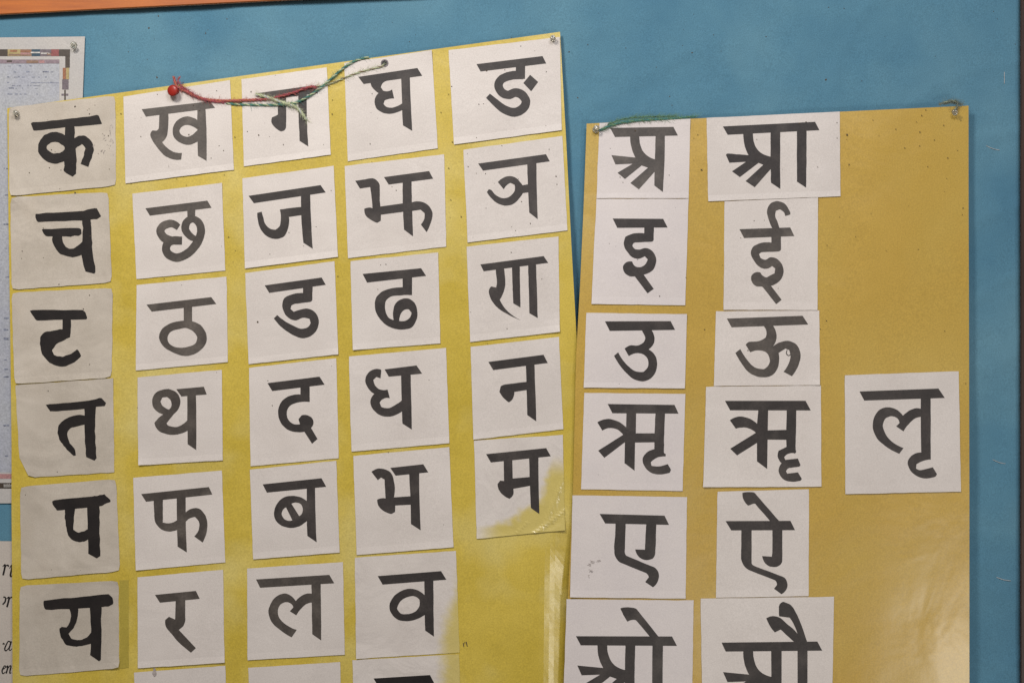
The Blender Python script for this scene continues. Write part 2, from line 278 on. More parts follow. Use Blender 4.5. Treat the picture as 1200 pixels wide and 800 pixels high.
G = {
'ka': ('Y1', [p(160,200, 172,194, 330,178, 500,156, 515,157, 532,200, 500,206, 350,219, 185,237, 172,234), p(337,195, 388,190, 390,290, 398,380, 398,460, 378,473, 348,462, 332,440, 338,330),
       k(362,325,34, 335,290,50, 300,271,52, 262,272,50, 230,298,48, 222,332,46, 238,362,50, 280,382,52, 325,374,52, 362,345,50), k(375,320,40, 400,295,48, 430,284,46, 458,305,46, 464,345,44, 440,416,42)]),
'kha': ('B', [p(160,303, 515,262, 543,296, 182,342), p(253,315, 297,312, 297,400, 290,445, 266,474, 300,510, 335,528, 370,530, 366,565, 330,565, 285,548, 240,500, 212,458, 205,432, 216,413, 238,415, 250,398),
       p(450,275, 490,272, 497,400, 498,572, 453,545, 450,400), k(470,402,30, 432,372,42, 392,363,44, 355,380,40, 339,415,36, 352,448,38, 395,467,42, 435,455,44, 470,425,46)]),
'ga': ('B', [p(762,220, 1045,180, 1078,218, 1060,222, 790,258), p(868,235, 912,230, 913,330, 912,395, 903,412, 885,418, 855,398, 836,370, 840,345, 862,335, 870,330), p(975,225, 1020,215, 1022,400, 1028,497, 983,468, 978,350)]),
'gha': ('C', [p(133,268, 440,222, 466,262, 160,306), p(195,285, 205,322, 222,340, 238,352, 222,375, 218,402, 230,435, 255,452, 290,460, 330,454, 370,435, 370,400, 345,415, 310,428, 280,424, 264,408, 270,390, 290,383, 320,380, 308,333, 285,343, 262,340, 250,322, 258,303, 290,285, 290,270),
       p(355,235, 400,232, 406,400, 413,549, 365,520, 360,400)]),
'nga': ('C', [p(748,202, 1092,160, 1112,198, 770,240), p(953,195, 1002,190, 1001,278, 953,281), k(990,258,44, 930,261,44, 880,280,44, 863,312,44, 880,348,44, 915,362,44, 950,350,46, 985,362,46, 1006,395,44, 990,432,46, 945,453,46, 890,435,42, 840,395,36, 808,366,30), p(1028,257, 1070,295, 1033,343, 992,300)]),
'cha': ('D', [p(183,183, 200,180, 400,168, 490,152, 505,152, 526,195, 500,208, 430,215, 200,222, 186,205), p(428,190, 470,195, 475,250, 480,350, 497,480, 490,492, 445,480, 425,400, 430,300),
       p(218,262, 235,258, 400,254, 422,262, 425,282, 410,294, 300,300, 240,297, 228,285), k(300,280,52, 300,320,54, 318,358,50, 355,381,42, 400,378,50, 450,345,60)]),
'chha': ('D', [p(757,152, 1080,112, 1102,150, 780,190), p(975,150, 1018,148, 1016,212, 977,212), k(1030,315,24, 995,300,36, 966,265,40, 972,225,40, 1003,208,34, 1035,226,40, 1047,270,42, 1030,325,44, 985,380,44, 925,408,44, 878,392,44, 865,355,42, 888,322,44, 948,320,42),
       k(930,250,34, 893,231,40, 852,243,42, 835,272,42, 855,305,44, 888,318,44)]),
'ttha': ('G', [p(763,75, 1100,35, 1127,72, 790,112), p(957,80, 1000,78, 1000,190, 957,190), ph((930,161,1000,161, 1045,182, 1076,235, 1070,280, 1030,322, 970,342, 905,325, 850,290, 828,250, 838,210, 875,178), (872,250, 885,220, 930,202, 975,198, 1010,218, 1028,245, 1018,275, 975,295, 925,298, 885,280))]),
'tta': ('G', [p(157,108, 180,104, 430,103, 445,118, 455,148, 440,152, 190,158, 175,140), p(325,140, 368,140, 370,200, 363,246, 320,266, 290,285, 270,310, 280,335, 310,346, 350,338, 400,306, 418,330, 416,350, 380,380, 340,395, 300,394, 250,370, 218,325, 208,280, 215,240, 245,215, 325,203)]),
'dda': ('H', [p(178,153, 475,112, 497,150, 202,192), p(378,155, 378,192, 320,200, 282,218, 270,250, 278,290, 300,320, 335,335, 385,320, 412,328, 418,348, 403,370, 375,378, 330,364, 280,335, 243,307, 226,325, 270,373, 325,410, 375,427, 425,412, 455,372, 460,332, 440,292, 400,273, 360,280, 330,290, 313,275, 318,258, 340,248, 415,239, 427,225, 428,150)]),
'ddha': ('H', [p(688,93, 993,63, 1019,103, 712,138), ph((897,100, 897,162, 840,168, 790,185, 760,215, 752,265, 770,315, 800,350, 845,375, 900,382, 945,370, 968,335, 973,285, 960,245, 930,222, 895,223, 862,245, 848,285, 850,333, 830,325, 812,300, 805,265, 812,230, 835,212, 880,205, 946,203, 946,95), (880,338, 885,305, 905,280, 930,277, 943,295, 935,320, 905,338))]),
'nna': ('K', [p(368,88, 698,44, 722,80, 385,124), p(448,105, 490,100, 497,150, 497,200, 470,272, 500,320, 580,378, 520,352, 450,305, 420,260, 413,225, 425,203, 450,208, 455,180, 452,150), p(533,95, 573,90, 575,200, 577,312, 540,290, 536,200), p(617,85, 658,82, 662,200, 667,367, 624,342, 620,200)]),
'ja': ('E', [p(95,176, 470,120, 496,158, 122,214), p(368,160, 415,155, 420,300, 428,451, 380,420, 370,300), p(375,233, 305,240, 257,247, 262,300, 255,335, 235,352, 205,345, 180,318, 170,285, 163,258, 140,263, 142,300, 158,350, 190,385, 235,400, 280,385, 300,345, 305,285, 375,275)]),
'jha': ('E', [p(800,78, 1035,47, 1056,87, 825,118), p(897,95, 943,90, 945,200, 951,387, 905,352, 898,230), p(650,98, 735,84, 762,95, 778,125, 778,200, 782,235, 783,305, 765,316, 730,300, 700,268, 697,245, 715,237, 740,240, 735,180, 728,130, 675,137), p(775,232, 900,215, 900,258, 775,275), p(940,212, 990,205, 1030,225, 1052,262, 1045,310, 1022,364, 992,325, 1010,295, 1010,265, 990,248, 940,255)]),
'nya': ('F', [p(357,97, 710,48, 731,85, 382,134), p(612,95, 660,88, 663,250, 667,386, 623,352, 617,230), p(460,193, 485,172, 520,162, 555,172, 580,198, 588,210, 622,204, 622,246, 590,250, 575,272, 545,303, 505,316, 455,302, 418,268, 402,245, 412,231, 428,237, 455,265, 490,277, 530,262, 548,235, 545,205, 525,197, 505,210, 490,230)]),
'ta': ('I', [p(240,62, 260,60, 430,45, 510,30, 530,28, 552,55, 545,70, 480,76, 440,85, 262,98), p(440,70, 500,65, 495,200, 503,340, 490,353, 450,335, 443,230), p(445,120, 380,120, 330,145, 300,190, 305,230, 340,285, 385,328, 397,322, 385,290, 355,240, 352,205, 375,180, 445,165)]),
'tha': ('G', [p(918,515, 1062,502, 1077,542, 945,553), p(975,530, 1020,530, 1023,700, 1022,831, 978,801, 976,700), ph((938,590, 930,545, 895,518, 850,516, 805,540, 792,580, 805,618, 850,645, 825,665, 805,690, 820,725, 870,748, 925,750, 985,725, 985,665, 955,695, 915,712, 880,705, 868,692, 900,650, 930,615), (835,580, 845,558, 870,555, 890,575, 892,605, 880,620, 850,605))]),
'pa': ('Y3', [p(270,165, 290,158, 480,138, 545,128, 572,155, 573,168, 520,190, 430,200, 300,212, 280,190), p(338,190, 392,190, 385,260, 383,310, 405,325, 440,318, 470,300, 470,355, 430,375, 395,375, 360,350, 345,300, 338,240), p(455,175, 517,170, 518,300, 522,450, 505,463, 460,438, 458,350)]),
'pha': ('Y3', [p(735,127, 1088,90, 1107,130, 760,166), p(800,150, 848,150, 848,230, 848,275, 885,278, 930,258, 930,310, 880,322, 840,310, 810,275, 803,220), p(920,140, 967,135, 968,300, 973,430, 925,400, 922,280), p(962,227, 1000,202, 1030,200, 1065,230, 1080,280, 1072,340, 1055,378, 1012,348, 1035,310, 1035,270, 1015,245, 985,255, 962,277)]),
'ya': ('M', [p(228,375, 240,368, 400,352, 565,336, 590,365, 588,388, 550,402, 400,412, 240,418, 228,405), p(350,395, 405,395, 403,460, 390,500, 358,540, 370,565, 410,575, 450,560, 480,530, 480,595, 430,605, 380,608, 340,595, 318,560, 308,515, 320,505, 345,510, 365,480, 365,430), p(465,385, 528,385, 528,520, 527,680, 515,685, 470,652, 475,550)]),
'ra': ('M', [p(807,340, 1020,320, 1041,360, 833,381), p(915,355, 965,352, 965,470, 955,500, 932,522, 1020,617, 995,640, 945,600, 895,545, 862,500, 860,470, 880,455, 912,468)]),
'ba': ('N', [p(168,165, 475,133, 499,178, 190,208), p(398,170, 441,165, 443,320, 449,467, 401,434, 398,360), ph((402,255, 365,232, 320,225, 270,238, 235,280, 227,325, 245,365, 285,387, 335,390, 380,370, 402,345), (267,315, 275,295, 290,285, 323,352, 300,355, 278,342), (318,265, 345,260, 370,272, 377,295, 372,318, 358,330))]),
'bha': ('N', [p(832,80, 1005,60, 1031,103, 860,120), p(930,100, 983,95, 985,250, 991,404, 940,372, 938,250), p(735,100, 760,86, 800,85, 835,105, 852,150, 852,232, 945,226, 945,270, 858,275, 858,308, 840,319, 800,305, 768,270, 765,245, 785,238, 808,238, 805,180, 803,140, 785,130, 768,143)]),
'da': ('J', [p(193,172, 465,138, 491,180, 218,213), p(365,175, 365,231, 310,238, 265,270, 248,320, 258,370, 295,412, 345,427, 385,425, 425,487, 454,462, 420,405, 432,385, 425,355, 395,338, 370,340, 355,360, 362,385, 330,385, 300,360, 293,325, 310,290, 350,273, 413,270, 413,175)]),
'dha': ('J', [p(803,100, 970,80, 999,123, 825,139), p(888,120, 938,115, 942,270, 945,413, 896,382, 893,300), p(786,103, 782,147, 760,140, 745,155, 755,185, 785,207, 818,205, 831,250, 800,252, 777,272, 785,295, 820,303, 860,285, 900,255, 900,315, 860,338, 815,347, 765,330, 735,295, 730,260, 750,228, 712,190, 703,150, 725,112, 760,98)]),
'na': ('Y2', [p(410,195, 698,158, 720,201, 435,238), p(605,195, 650,190, 655,350, 660,504, 613,470, 610,350), p(615,298, 495,313, 475,322, 467,350, 485,378, 518,405, 535,390, 545,350, 615,340)]),
'ma': ('L', [p(398,275, 712,243, 735,286, 423,318), p(490,290, 535,288, 537,402, 632,393, 632,438, 540,455, 537,490, 520,507, 490,490, 465,460, 458,430, 472,413, 492,415), p(622,275, 670,272, 672,430, 676,586, 632,555, 626,420)]),
'la': ('O', [p(133,260, 515,236, 541,280, 155,303), p(422,275, 470,272, 472,430, 473,577, 427,545, 424,420), p(430,335, 400,333, 370,345, 340,372, 315,345, 285,333, 245,345, 210,385, 198,430, 215,480, 255,520, 320,560, 346,522, 290,495, 255,460, 247,425, 260,390, 295,378, 320,390, 328,405, 310,425, 343,446, 375,405, 400,385, 430,378)]),
'va': ('O', [p(767,242, 1098,217, 1125,261, 792,286), p(1010,255, 1057,252, 1058,400, 1060,557, 1014,525, 1012,420), ph((1015,345, 980,318, 935,308, 880,325, 842,360, 828,400, 840,440, 875,470, 930,476, 985,460, 1018,440), (868,410, 880,380, 920,352, 960,348, 985,365, 985,395, 965,425, 920,440, 885,435))]),
'cut': ('O', [p(745,775, 1040,757, 1062,800, 770,817)]),
'a': ('Q', [p(200,178, 530,172, 553,218, 225,226), p(*A_BODY), p(437,200, 485,198, 482,370, 474,511, 430,478, 433,350)]),
'aa': ('Y4', [p(210,170, 690,146, 713,190, 235,214), p(315,195, 323,270, 343,320, 235,311, 225,318, 243,359, 330,355, 257,403, 298,434, 395,360, 420,370, 328,455, 375,487, 458,393, 470,390, 470,328, 420,315, 385,285, 370,245, 367,195), p(458,190, 508,188, 508,350, 508,495, 460,463, 458,350), p(595,185, 645,182, 645,350, 643,489, 596,458, 595,330)]),
'i': ('R', [p(213,160, 477,162, 499,207, 237,209), p(378,195, 378,238, 315,240, 280,256, 271,290, 290,335, 325,366, 355,368, 380,357, 395,372, 385,396, 350,414, 330,408, 315,385, 288,386, 268,405, 272,437, 300,460, 328,461, 395,549, 427,526, 375,452, 425,425, 440,380, 425,335, 385,313, 350,322, 328,318, 316,300, 330,285, 415,281, 427,270, 428,193)]),
'ii': ('Y5', [p(295,216, 560,207, 582,252, 320,262), p(508,225, 475,225, 448,165, 440,115, 455,85, 490,70, 530,82, 560,125, 560,140, 535,147, 525,125, 505,113, 487,120, 482,145, 495,180), p(462,240, 462,286, 400,290, 365,310, 355,340, 372,380, 405,415, 440,421, 465,407, 482,420, 478,445, 440,465, 420,460, 405,442, 378,441, 357,462, 360,490, 385,513, 418,518, 487,606, 516,582, 460,510, 505,485, 525,440, 515,395, 480,365, 455,363, 430,375, 405,365, 398,345, 415,335, 500,332, 512,320, 512,240)]),
'u': ('S', [p(173,207, 515,205, 538,251, 198,256), p(358,240, 405,240, 430,285, 428,320, 400,352, 435,385, 445,430, 425,490, 380,517, 330,510, 280,470, 220,385, 243,368, 290,435, 340,468, 375,468, 397,440, 395,400, 365,375, 340,372, 297,386, 275,348, 300,333, 350,330, 378,310, 382,285)]),
'uu': ('Y6', [p(230,192, 625,177, 654,223, 255,237), p(410,220, 465,220, 487,265, 485,310, 465,342, 500,318, 545,308, 590,325, 613,370, 605,430, 568,492, 525,468, 550,430, 562,385, 555,355, 535,348, 500,370, 502,410, 490,460, 455,492, 410,497, 350,475, 310,430, 275,370, 300,350, 335,405, 375,445, 420,455, 450,430, 452,395, 430,365, 400,357, 352,368, 328,328, 350,312, 405,307, 432,290, 437,260), k(545,355,4, 540,372,5, 550,384,5, 562,378,4, 560,366,3)]),
'ri': ('T', [p(187,148, 535,152, 556,197, 212,195), p(285,180, 336,180, 333,300, 437,300, 437,346, 330,348, 328,494, 275,455, 277,345, 170,427, 137,390, 268,308, 225,275, 190,273, 160,286, 133,242, 190,225, 245,240, 283,268), p(437,180, 486,180, 482,300, 480,398, 490,408, 488,420, 440,428, 412,450, 415,468, 445,472, 500,460, 517,490, 510,505, 465,513, 415,505, 378,470, 370,430, 390,400, 430,383, 432,300)]),
'rri': ('Y7', [p(220,131, 640,131, 667,181, 247,180), p(395,165, 445,165, 443,284, 550,282, 550,333, 442,333, 440,485, 387,445, 387,350, 283,414, 248,380, 382,297, 330,270, 277,275, 245,232, 290,213, 340,220, 388,250), p(543,165, 592,165, 590,290, 588,380, 592,395, 585,405, 545,408, 528,425, 535,438, 600,430, 614,465, 605,473, 555,480, 538,497, 545,510, 600,503, 620,535, 610,547, 570,552, 520,535, 500,495, 515,455, 495,420, 500,390, 540,370, 540,280)]),
'e': ('U', [p(235,186, 573,195, 596,243, 263,235), p(317,220, 370,220, 368,300, 365,380, 378,405, 515,462, 540,490, 540,530, 512,567, 472,540, 490,515, 475,493, 345,440, 315,405, 310,370, 315,300), p(478,228, 529,228, 527,320, 524,390, 510,418, 475,426, 438,408, 420,370, 470,372, 473,300)]),
'ai': ('Y8', [p(312,223, 650,222, 674,270, 342,271), p(400,76, 430,72, 465,78, 600,232, 553,232, 468,135, 455,133, 430,142, 405,110), p(395,250, 448,250, 448,440, 470,460, 610,512, 634,545, 628,580, 603,604, 565,575, 580,555, 568,530, 440,480, 405,450, 393,410), p(557,225, 608,250, 608,430, 590,455, 560,462, 525,448, 503,405, 553,408, 556,380)]),
'o': ('V', [p(133,506, 733,508, 764,566, 163,563), p(410,332, 470,326, 515,340, 655,515, 600,515, 510,408, 485,405, 455,415, 430,375), ('P', xf(A_BODY, 200, 178, 133, 506, 1.29)), p(443,540, 505,540, 500,700, 500,960, 440,920, 440,700), p(612,540, 677,545, 675,700, 673,960, 608,920, 610,700)]),
'au': ('W', [p(190,546, 788,539, 820,596, 216,602), p(470,393, 500,382, 545,387, 600,430, 668,503, 668,560, 640,540, 560,465, 523,482, 500,455), p(548,325, 560,300, 580,292, 620,310, 655,360, 690,440, 728,555, 660,555, 665,500, 640,430, 615,390, 550,382), ('P', xf(A_BODY, 200, 178, 190, 546, 1.3)), p(500,580, 565,580, 565,960, 503,920), p(665,580, 728,580, 726,960, 665,920)]),
'lri': ('X', [p(343,171, 755,156, 788,205, 368,218), p(668,262, 640,258, 605,270, 570,297, 535,265, 495,253, 450,265, 420,305, 413,360, 435,415, 485,460, 550,495, 573,465, 510,430, 475,385, 465,345, 480,310, 515,300, 545,315, 552,335, 535,353, 572,378, 600,340, 635,310, 668,303), p(663,190, 713,190, 714,400, 714,525, 680,530, 640,550, 637,572, 665,580, 725,565, 747,600, 735,615, 690,623, 640,610, 605,575, 595,535, 615,505, 665,488, 663,380)]),
}

# ---------------------------------------------------------------- wall and noticeboard
def box(x0, x1, y0, y1, z0, z1, bev=0):
    bm = bmesh.new(); bmesh.ops.create_cube(bm, size=1)
    for v in bm.verts: v.co = Vector(((x0+x1)/2+v.co.x*(x1-x0), (y0+y1)/2+v.co.y*(y1-y0), (z0+z1)/2+v.co.z*(z1-z0)))
    if bev: bmesh.ops.bevel(bm, geom=bm.edges[:], offset=bev, segments=3, affect='EDGES')
    bm.verts.index_update()
    r = [v.co.copy() for v in bm.verts], [[v.index for v in f.verts] for f in bm.faces]; bm.free(); return r
vs, fs = box(-3, 3, .05, .15, 0, 3)
me = bpy.data.meshes.new('wall'); me.from_pydata([tuple(v) for v in vs], [], fs); me.materials.append(M['plaster'])
wo = bpy.data.objects.new('wall', me); COL.objects.link(wo); wo['kind'] = 'structure'

board = Thing('noticeboard', (.0, .03, ZC-.62), 'blue cloth covered noticeboard with an orange wood rail along its top edge', 'noticeboard')
def hcloth(x, y):
    h = 2.4*nz(x, y, .006, 2)+1.1*nz(x+.5*y, y*.6, .016, 5)
    c = 1-min(1, abs(nz(x*.8+.7*y, y*.8-.3*x, .0075, 40))*7); h += 1.0*c*c
    c = 1-min(1, abs(nz(x*.9-.3*y, y, .011, 47))*8); h += .5*c*c
    h = (h-1.6)*(.25+.75*ss(60, 170, x))
    h += .9*math.exp(-((x*.55+y-505)/9)**2)*ss(560, 640, x)*(1-ss(800, 860, x))*(1-ss(60, 150, abs(y-110)))
    h += .7*math.exp(-((y-158+.04*(x-1140))/4)**2)*ss(1120, 1150, x)
    h += .8*math.exp(-((y-470+.5*(x-1190))/5)**2)*ss(1165, 1185, x)+.6*math.exp(-((y-690-.6*(x-1160))/7)**2)*ss(1140, 1175, x)
    return h
def clothfn(u, v): return (-320+u*1517, (18 + (-320+u*1515.5-5)*-.0505)+v*(1000))
vs, fs, mi, _ = sheet(lambda u, v: clothfn(u, v), 300, 180, hcloth, 3)
board.part('cloth_cover', vs, fs, M['cloth'], smooth=True)
# rail and stile are sloped like the cloth's top edge
def prism(p0, p1, w, d0, d1):       # bar from p0 to p1 (pixels), w px wide above/right of the line, heights d0..d1 mm
    a, b = Vector(p0), Vector(p1); t = (b-a).normalized(); n = Vector((t.y, -t.x))*w
    pts = [a, b, b+n, a+n]; e = 1.2
    c = (a+b+n)/2
    vs = [P(q.x, q.y, d0) for q in pts]+[P(q.x, q.y, d1-e) for q in pts]
    for q in pts:
        m = q+(-n.normalized()*e if (q-a).dot(n) > 1 else n.normalized()*e); vs.append(P(m.x, m.y, d1))
    fs = [(0, 1, 2, 3)]
    for i in range(4):
        j = (i+1) % 4; fs += [(i, i+4, j+4, j), (i+4, i+8, j+8, j+4)]
    fs.append((8, 11, 10, 9)); return vs, fs
vs, fs = prism((-330, 17.2+335*.0505), (1194.2, 17.2-1189*.0505), 42, -2, 9)
board.part('frame_rail', vs, fs, M['wood'])
vs, fs = prism((1196, -44), (1196, 1015), 42, -2, 8.2)
board.part('frame_stile', vs, fs, M['darkwood'])

def tube(path, r, seg=6, seed=0, jit=0):
    """path of 3-D points, r radius in metres"""
    C = []
    for i in range(len(path)-1):
        p0, p1, p2, p3 = path[max(i-1, 0)], path[i], path[i+1], path[min(i+2, len(path)-1)]
        n = max(2, int((p2-p1).length/.0015))
        for q in range(n):
            t = q/n; C.append(.5*((2*p1)+(p2-p0)*t+(2*p0-5*p1+4*p2-p3)*t*t+(3*p1-p0-3*p2+p3)*t**3))
    C.append(path[-1]); vs, fs = [], []
    for i, c in enumerate(C):
        t = (C[min(i+1, len(C)-1)]-C[max(i-1, 0)]).normalized()
        a = t.cross(Vector((0, 1, .01))); a = a.normalized() if a.length > 1e-4 else Vector((1, 0, 0)); b = t.cross(a)
        rr = r*(.35 if i in (0, len(C)-1) else 1)*(1+jit*nz(i, seed, .7, seed))
        for s_ in range(seg):
            an = 2*math.pi*s_/seg; vs.append(c+(a*math.cos(an)+b*math.sin(an))*rr)
    for i in range(len(C)-1):
        for s_ in range(seg):
            q = (s_+1) % seg; fs.append((i*seg+s_, i*seg+q, (i+1)*seg+q, (i+1)*seg+s_))
    fs += [tuple(range(seg))[::-1], tuple(range((len(C)-1)*seg, len(C)*seg))]
    return vs, fs, C
for a in (((1063,337), (1080,343.5)), ((1164,538.5), (1178,543)), ((1177,85), (1177,98)), ((1156,171), (1171,176)), ((1168,676), (1184,680))):
    (x0, y0), (x1, y1) = a; h = hcloth((x0+x1)/2, (y0+y1)/2)
    vs, fs, _ = tube([P(x0, y0, h-.5), P(x0, y0, h+.5), P((x0+x1)/2, (y0+y1)/2+.8, h+.8), P(x1, y1, h+.5), P(x1, y1, h-.5)], .00033, 5)
    board.part('staple', vs, fs, M['white_thread'])

def specks(n, region, hf, rs=(.45, 1.1), pts=()):
    vs, fs = [], []
    allp = list(pts)
    while len(allp) < n+len(pts): allp.append(region())
    for (x, y) in allp:
        r = random.uniform(*rs)*(1.5 if random.random() < .12 else 1); b = len(vs); a0 = random.random()*6; K = 6
        for i in range(K):
            an = a0+i*2*math.pi/K; rr = r*random.uniform(.55, 1.15); X, Y = x+rr*math.cos(an)*random.uniform(.7, 1.2), y+rr*math.sin(an)*random.uniform(.8, 1.3)
            vs.append(P(X, Y, hf(x, y)))
        vs.append(P(x, y, hf(x, y)+.25))
        for i in range(K): fs.append((b+(i+1) % K, b+i, b+K))
    return vs, fs
vs, fs = specks(26, lambda: (random.uniform(110, 1190), random.uniform(8, 130)), lambda x, y: hcloth(x, y)+.3, (.4, .9),
                ((971,9), (989,10), (1096,66), (1156,82), (1010,95), (181,46), (241,39), (184,91), (801,35), (836,41), (769,79), (811,62), (785,113), (667,61), (480,49), (487,41), (1190,52)))
board.part('dirt_speck', vs, fs, M['speck'], kind='stuff')

# ---------------------------------------------------------------- printed sheets at the left edge
def h0(x, y): return 3.0+1.2*ss(90, 99, x)*(1-ss(42, 60, y))*.0
tsheet = Thing('printed_sheet', P(-20, 588, 1.5), 'glossy pale blue printed sheet with a picture border, pinned behind the yellow chart', 'poster')
vs, fs, mi, _ = sheet(railfn([(-160, 46), (-160, 300), (-160, 590)], [(99.5, 43), (92, 250), (80, 589)]), 24, 50, lambda x, y: 1.9+.8*nz(x, y, .01, 4)*.5, .35)
paper = tsheet.part('paper', vs, fs, [M['sheet'], M['edge']], midx=mi, smooth=False)
def flat(thing, name, rects, hf, parent, label=None):
    """thin printed cells, one material each; rects: (x0,y0,x1,y1,slope,mat)"""
    names = []; vs, fs, mi = [], [], []
    for (x0, y0, x1, y1, mname) in rects:
        if mname not in names: names.append(mname)
        nx = max(1, int(abs(x1-x0)/12)); ny = max(1, int(abs(y1-y0)/12))
        for j in range(ny):
            for i in range(nx):
                xa, xb = x0+(x1-x0)*i/nx, x0+(x1-x0)*(i+1)/nx; ya, yb = y0+(y1-y0)*j/ny, y0+(y1-y0)*(j+1)/ny
                b = len(vs); vs += [P(xa, ya, hf(xa, ya)), P(xb, ya, hf(xb, ya)), P(xb, yb, hf(xb, yb)), P(xa, yb, hf(xa, yb))]
                fs.append((b, b+3, b+2, b+1)); mi.append(names.index(mname))
    return thing.part(name, vs, fs, [M[n] for n in names], parent=parent, midx=mi, label=label)
hs = lambda x, y: 1.9+.8*nz(x, y, .01, 4)*.5
flat(tsheet, 'table_print', [(-150, 74.8, 69.5, 553, 'sheet_blue')], lambda x, y: hs(x, y)+.15, paper)
R = []
x = -150; cyc = ['p_yellow', 'p_brown', 'p_orange', 'p_navy', 'p_dark', 'p_white', 'p_grey', 'p_red', 'p_dark', 'p_brown']
fixed = [(-20, 9, 'p_dark'), (9, 24, 'p_yellow'), (24, 37, 'p_brown'), (37, 47, 'p_navy'), (47, 60, 'p_grey'), (60, 69, 'p_red'), (69, 82, 'p_dark')]
for a, b, m_ in fixed: R.append((a, 58, b, 66, m_))
R += [(10, 61, 23, 64, 'p_orange')]
R[-1:] = []
q = -148
while q < -22: R.append((q, 58, q+11, 66, random.choice(cyc))); q += 11.4
R += [(-150, 70, 69.5, 74.6, 'p_purple'), (76.5, 66.2, 81.8, 79.5, 'p_dark'), (73.5, 79.7, 77.2, 93, 'p_orange'), (77.4, 79.7, 81, 93, 'p_yellow'), (72.8, 93.2, 80.3, 105, 'p_grey'), (72, 110, 80, 112.2, 'p_grey'), (75.3, 105.5, 77, 120, 'p_dark')]
R += [(-150, 555, 15, 560.5, 'p_pink'), (-150, 565.5, 14, 572, 'p_dark')]
for r_ in R: flat(tsheet, 'picture_block', [r_], lambda x, y: hs(x, y)+.30, paper)
R = []
for a in ((24, 59.5, 36, 61, 'p_orange'), (10, 63.6, 24, 65.4, 'p_brown'), (24, 62, 35, 64, 'p_pink'), (36, 61, 47, 62.6, 'p_white'), (48, 62, 58, 63.5, 'p_white'), (12, 59, 20, 61, 'p_orange'),
          (31, 71, 40, 74.3, 'p_brown'), (46, 71, 52, 74, 'p_pink'), (40, 71, 45, 74, 'p_brown'), (8, 71, 14, 73, 'p_dark'), (55, 62.4, 60, 65, 'p_brown')): R.append(a)
for yy in (97, 146.5): R.append((38, yy, 69, yy+.5, 'p_line'))
for _ in range(46):
    x = random.uniform(8, 64); y = random.choice([77, 84, 90, 96.5, 100, 103, 110]); R.append((x, y+random.uniform(-.6, .6), x+random.uniform(1.2, 4), y+.9, 'p_line'))
for y in (197, 228, 262.5, 290, 324, 372.5, 386, 395, 397, 421, 432, 441, 498, 533.5):
    for _ in range(3):
        x = random.uniform(4, 8); R.append((x, y+random.uniform(-1, 1), x+random.uniform(1, 4), y+1.1, 'p_line'))
for a in range(8): R.append((4.5+a*1.2, 567+random.uniform(-.5, .6), 5.1+a*1.2, 570.5, 'p_white'))
flat(tsheet, 'fine_print', R, lambda x, y: hs(x, y)+.42, paper)['kind'] = 'stuff'

txt = Thing('text_sheet', P(-40, 900, 1.5), 'white sheet with large black italic text showing at the lower left edge', 'notice')
vs, fs, mi, _ = sheet(quadfn([(-200, 632), (60, 634), (60, 905), (-200, 905)]), 16, 16, lambda x, y: 1.6, .3)
tp = txt.part('paper', vs, fs, [M['textpaper'], M['edge']], midx=mi)
Z7 = (0, 630, 4.7)
def text_print(items): 
    vs, fs = letter_mesh(Z7, items, lambda x, y: 1.62, 0); txt.part('text_print', vs, fs, M['ink_black'], parent=tp)
text_print([k(14,158,3, 24,148,6, 28,150,10, 24,175,10, 17,205,10), k(27,170,3, 34,152,5, 44,150,9, 46,158,8)])
text_print([k(52,168,3, 62,152,7, 68,152,9, 62,180,9, 57,205,9, 62,212,7, 72,198,3)])
text_print([k(18,325,8, 30,328,8, 28,350,9, 14,366,8)])
text_print([k(36,335,3, 46,326,7, 50,330,10, 45,355,10, 38,380,10), k(48,345,3, 58,328,6, 68,326,9, 72,334,8)])
text_print([k(14,585,4, 20,580,8, 24,586,7)])
text_print([k(60,575,7, 46,568,6, 33,590,7, 26,610,8, 33,620,7, 48,604,4, 60,575,7), k(62,568,8, 54,595,8, 50,612,7, 56,618,5, 66,608,3)])
text_print([k(18,722,4, 30,712,5, 32,706,6, 24,704,6, 12,728,8, 16,746,6, 30,736,4)])
text_print([k(36,712,4, 42,703,7, 42,715,8, 34,745,8), k(42,720,4, 54,703,5, 60,706,8, 55,730,8, 54,744,6, 62,740,3)])

# ---------------------------------------------------------------- the two charts
def h1(x, y):
    h = 5.2+7*ss(430, 675, x)*ss(40, 330, y)+.8*nz(x, y, .006, 12)+.35*nz(x, y, .02, 15)
    h -= 8.6*ss(632, 671, x)*ss(610, 690, y)*(1+.12*nz(x, y, .03, 31)*ss(630, 700, y))+.25*nz(x, y, .07, 33)*ss(600, 640, x)*ss(620, 660, y)
    h += .9*math.exp(-((x-640)/22)**2)*ss(600, 650, y)
    h += .8*math.exp(-((x+y*.5-965)/7)**2-((y-610)/30)**2)
    return h
def h2(x, y):
    h = 6.0+11*(1-ss(672, 860, x))*ss(150, 400, y)+4.5*ss(880, 1040, x)+6*ss(940, 1135, x)*ss(220, 760, y)+.9*nz(x, y, .005, 22)+.3*nz(x, y, .02, 25)
    return h
chart1 = Thing('consonant_chart', P(340, 905, 6), 'tilted yellow chart of white cards with black Hindi consonant letters, hung on the left', 'alphabet chart')
f1 = railfn([(8.5,127), (10,260), (12,390), (13.5,520), (13.5,600), (14.5,720), (15,910)], [(656.3,37.5), (663.5,165), (669.5,285), (676,400), (677,520), (674,680), (672,860)])
vs, fs, mi, _ = sheet(f1, 110, 120, h1, .9)
chart1.part('backing_sheet', vs, fs, [M['yellow'], M['edge']], midx=mi, smooth=False)
chart2 = Thing('vowel_chart', P(900, 865, 6), 'upright gold chart of white cards with black Hindi vowel letters, hung on the right', 'alphabet chart')
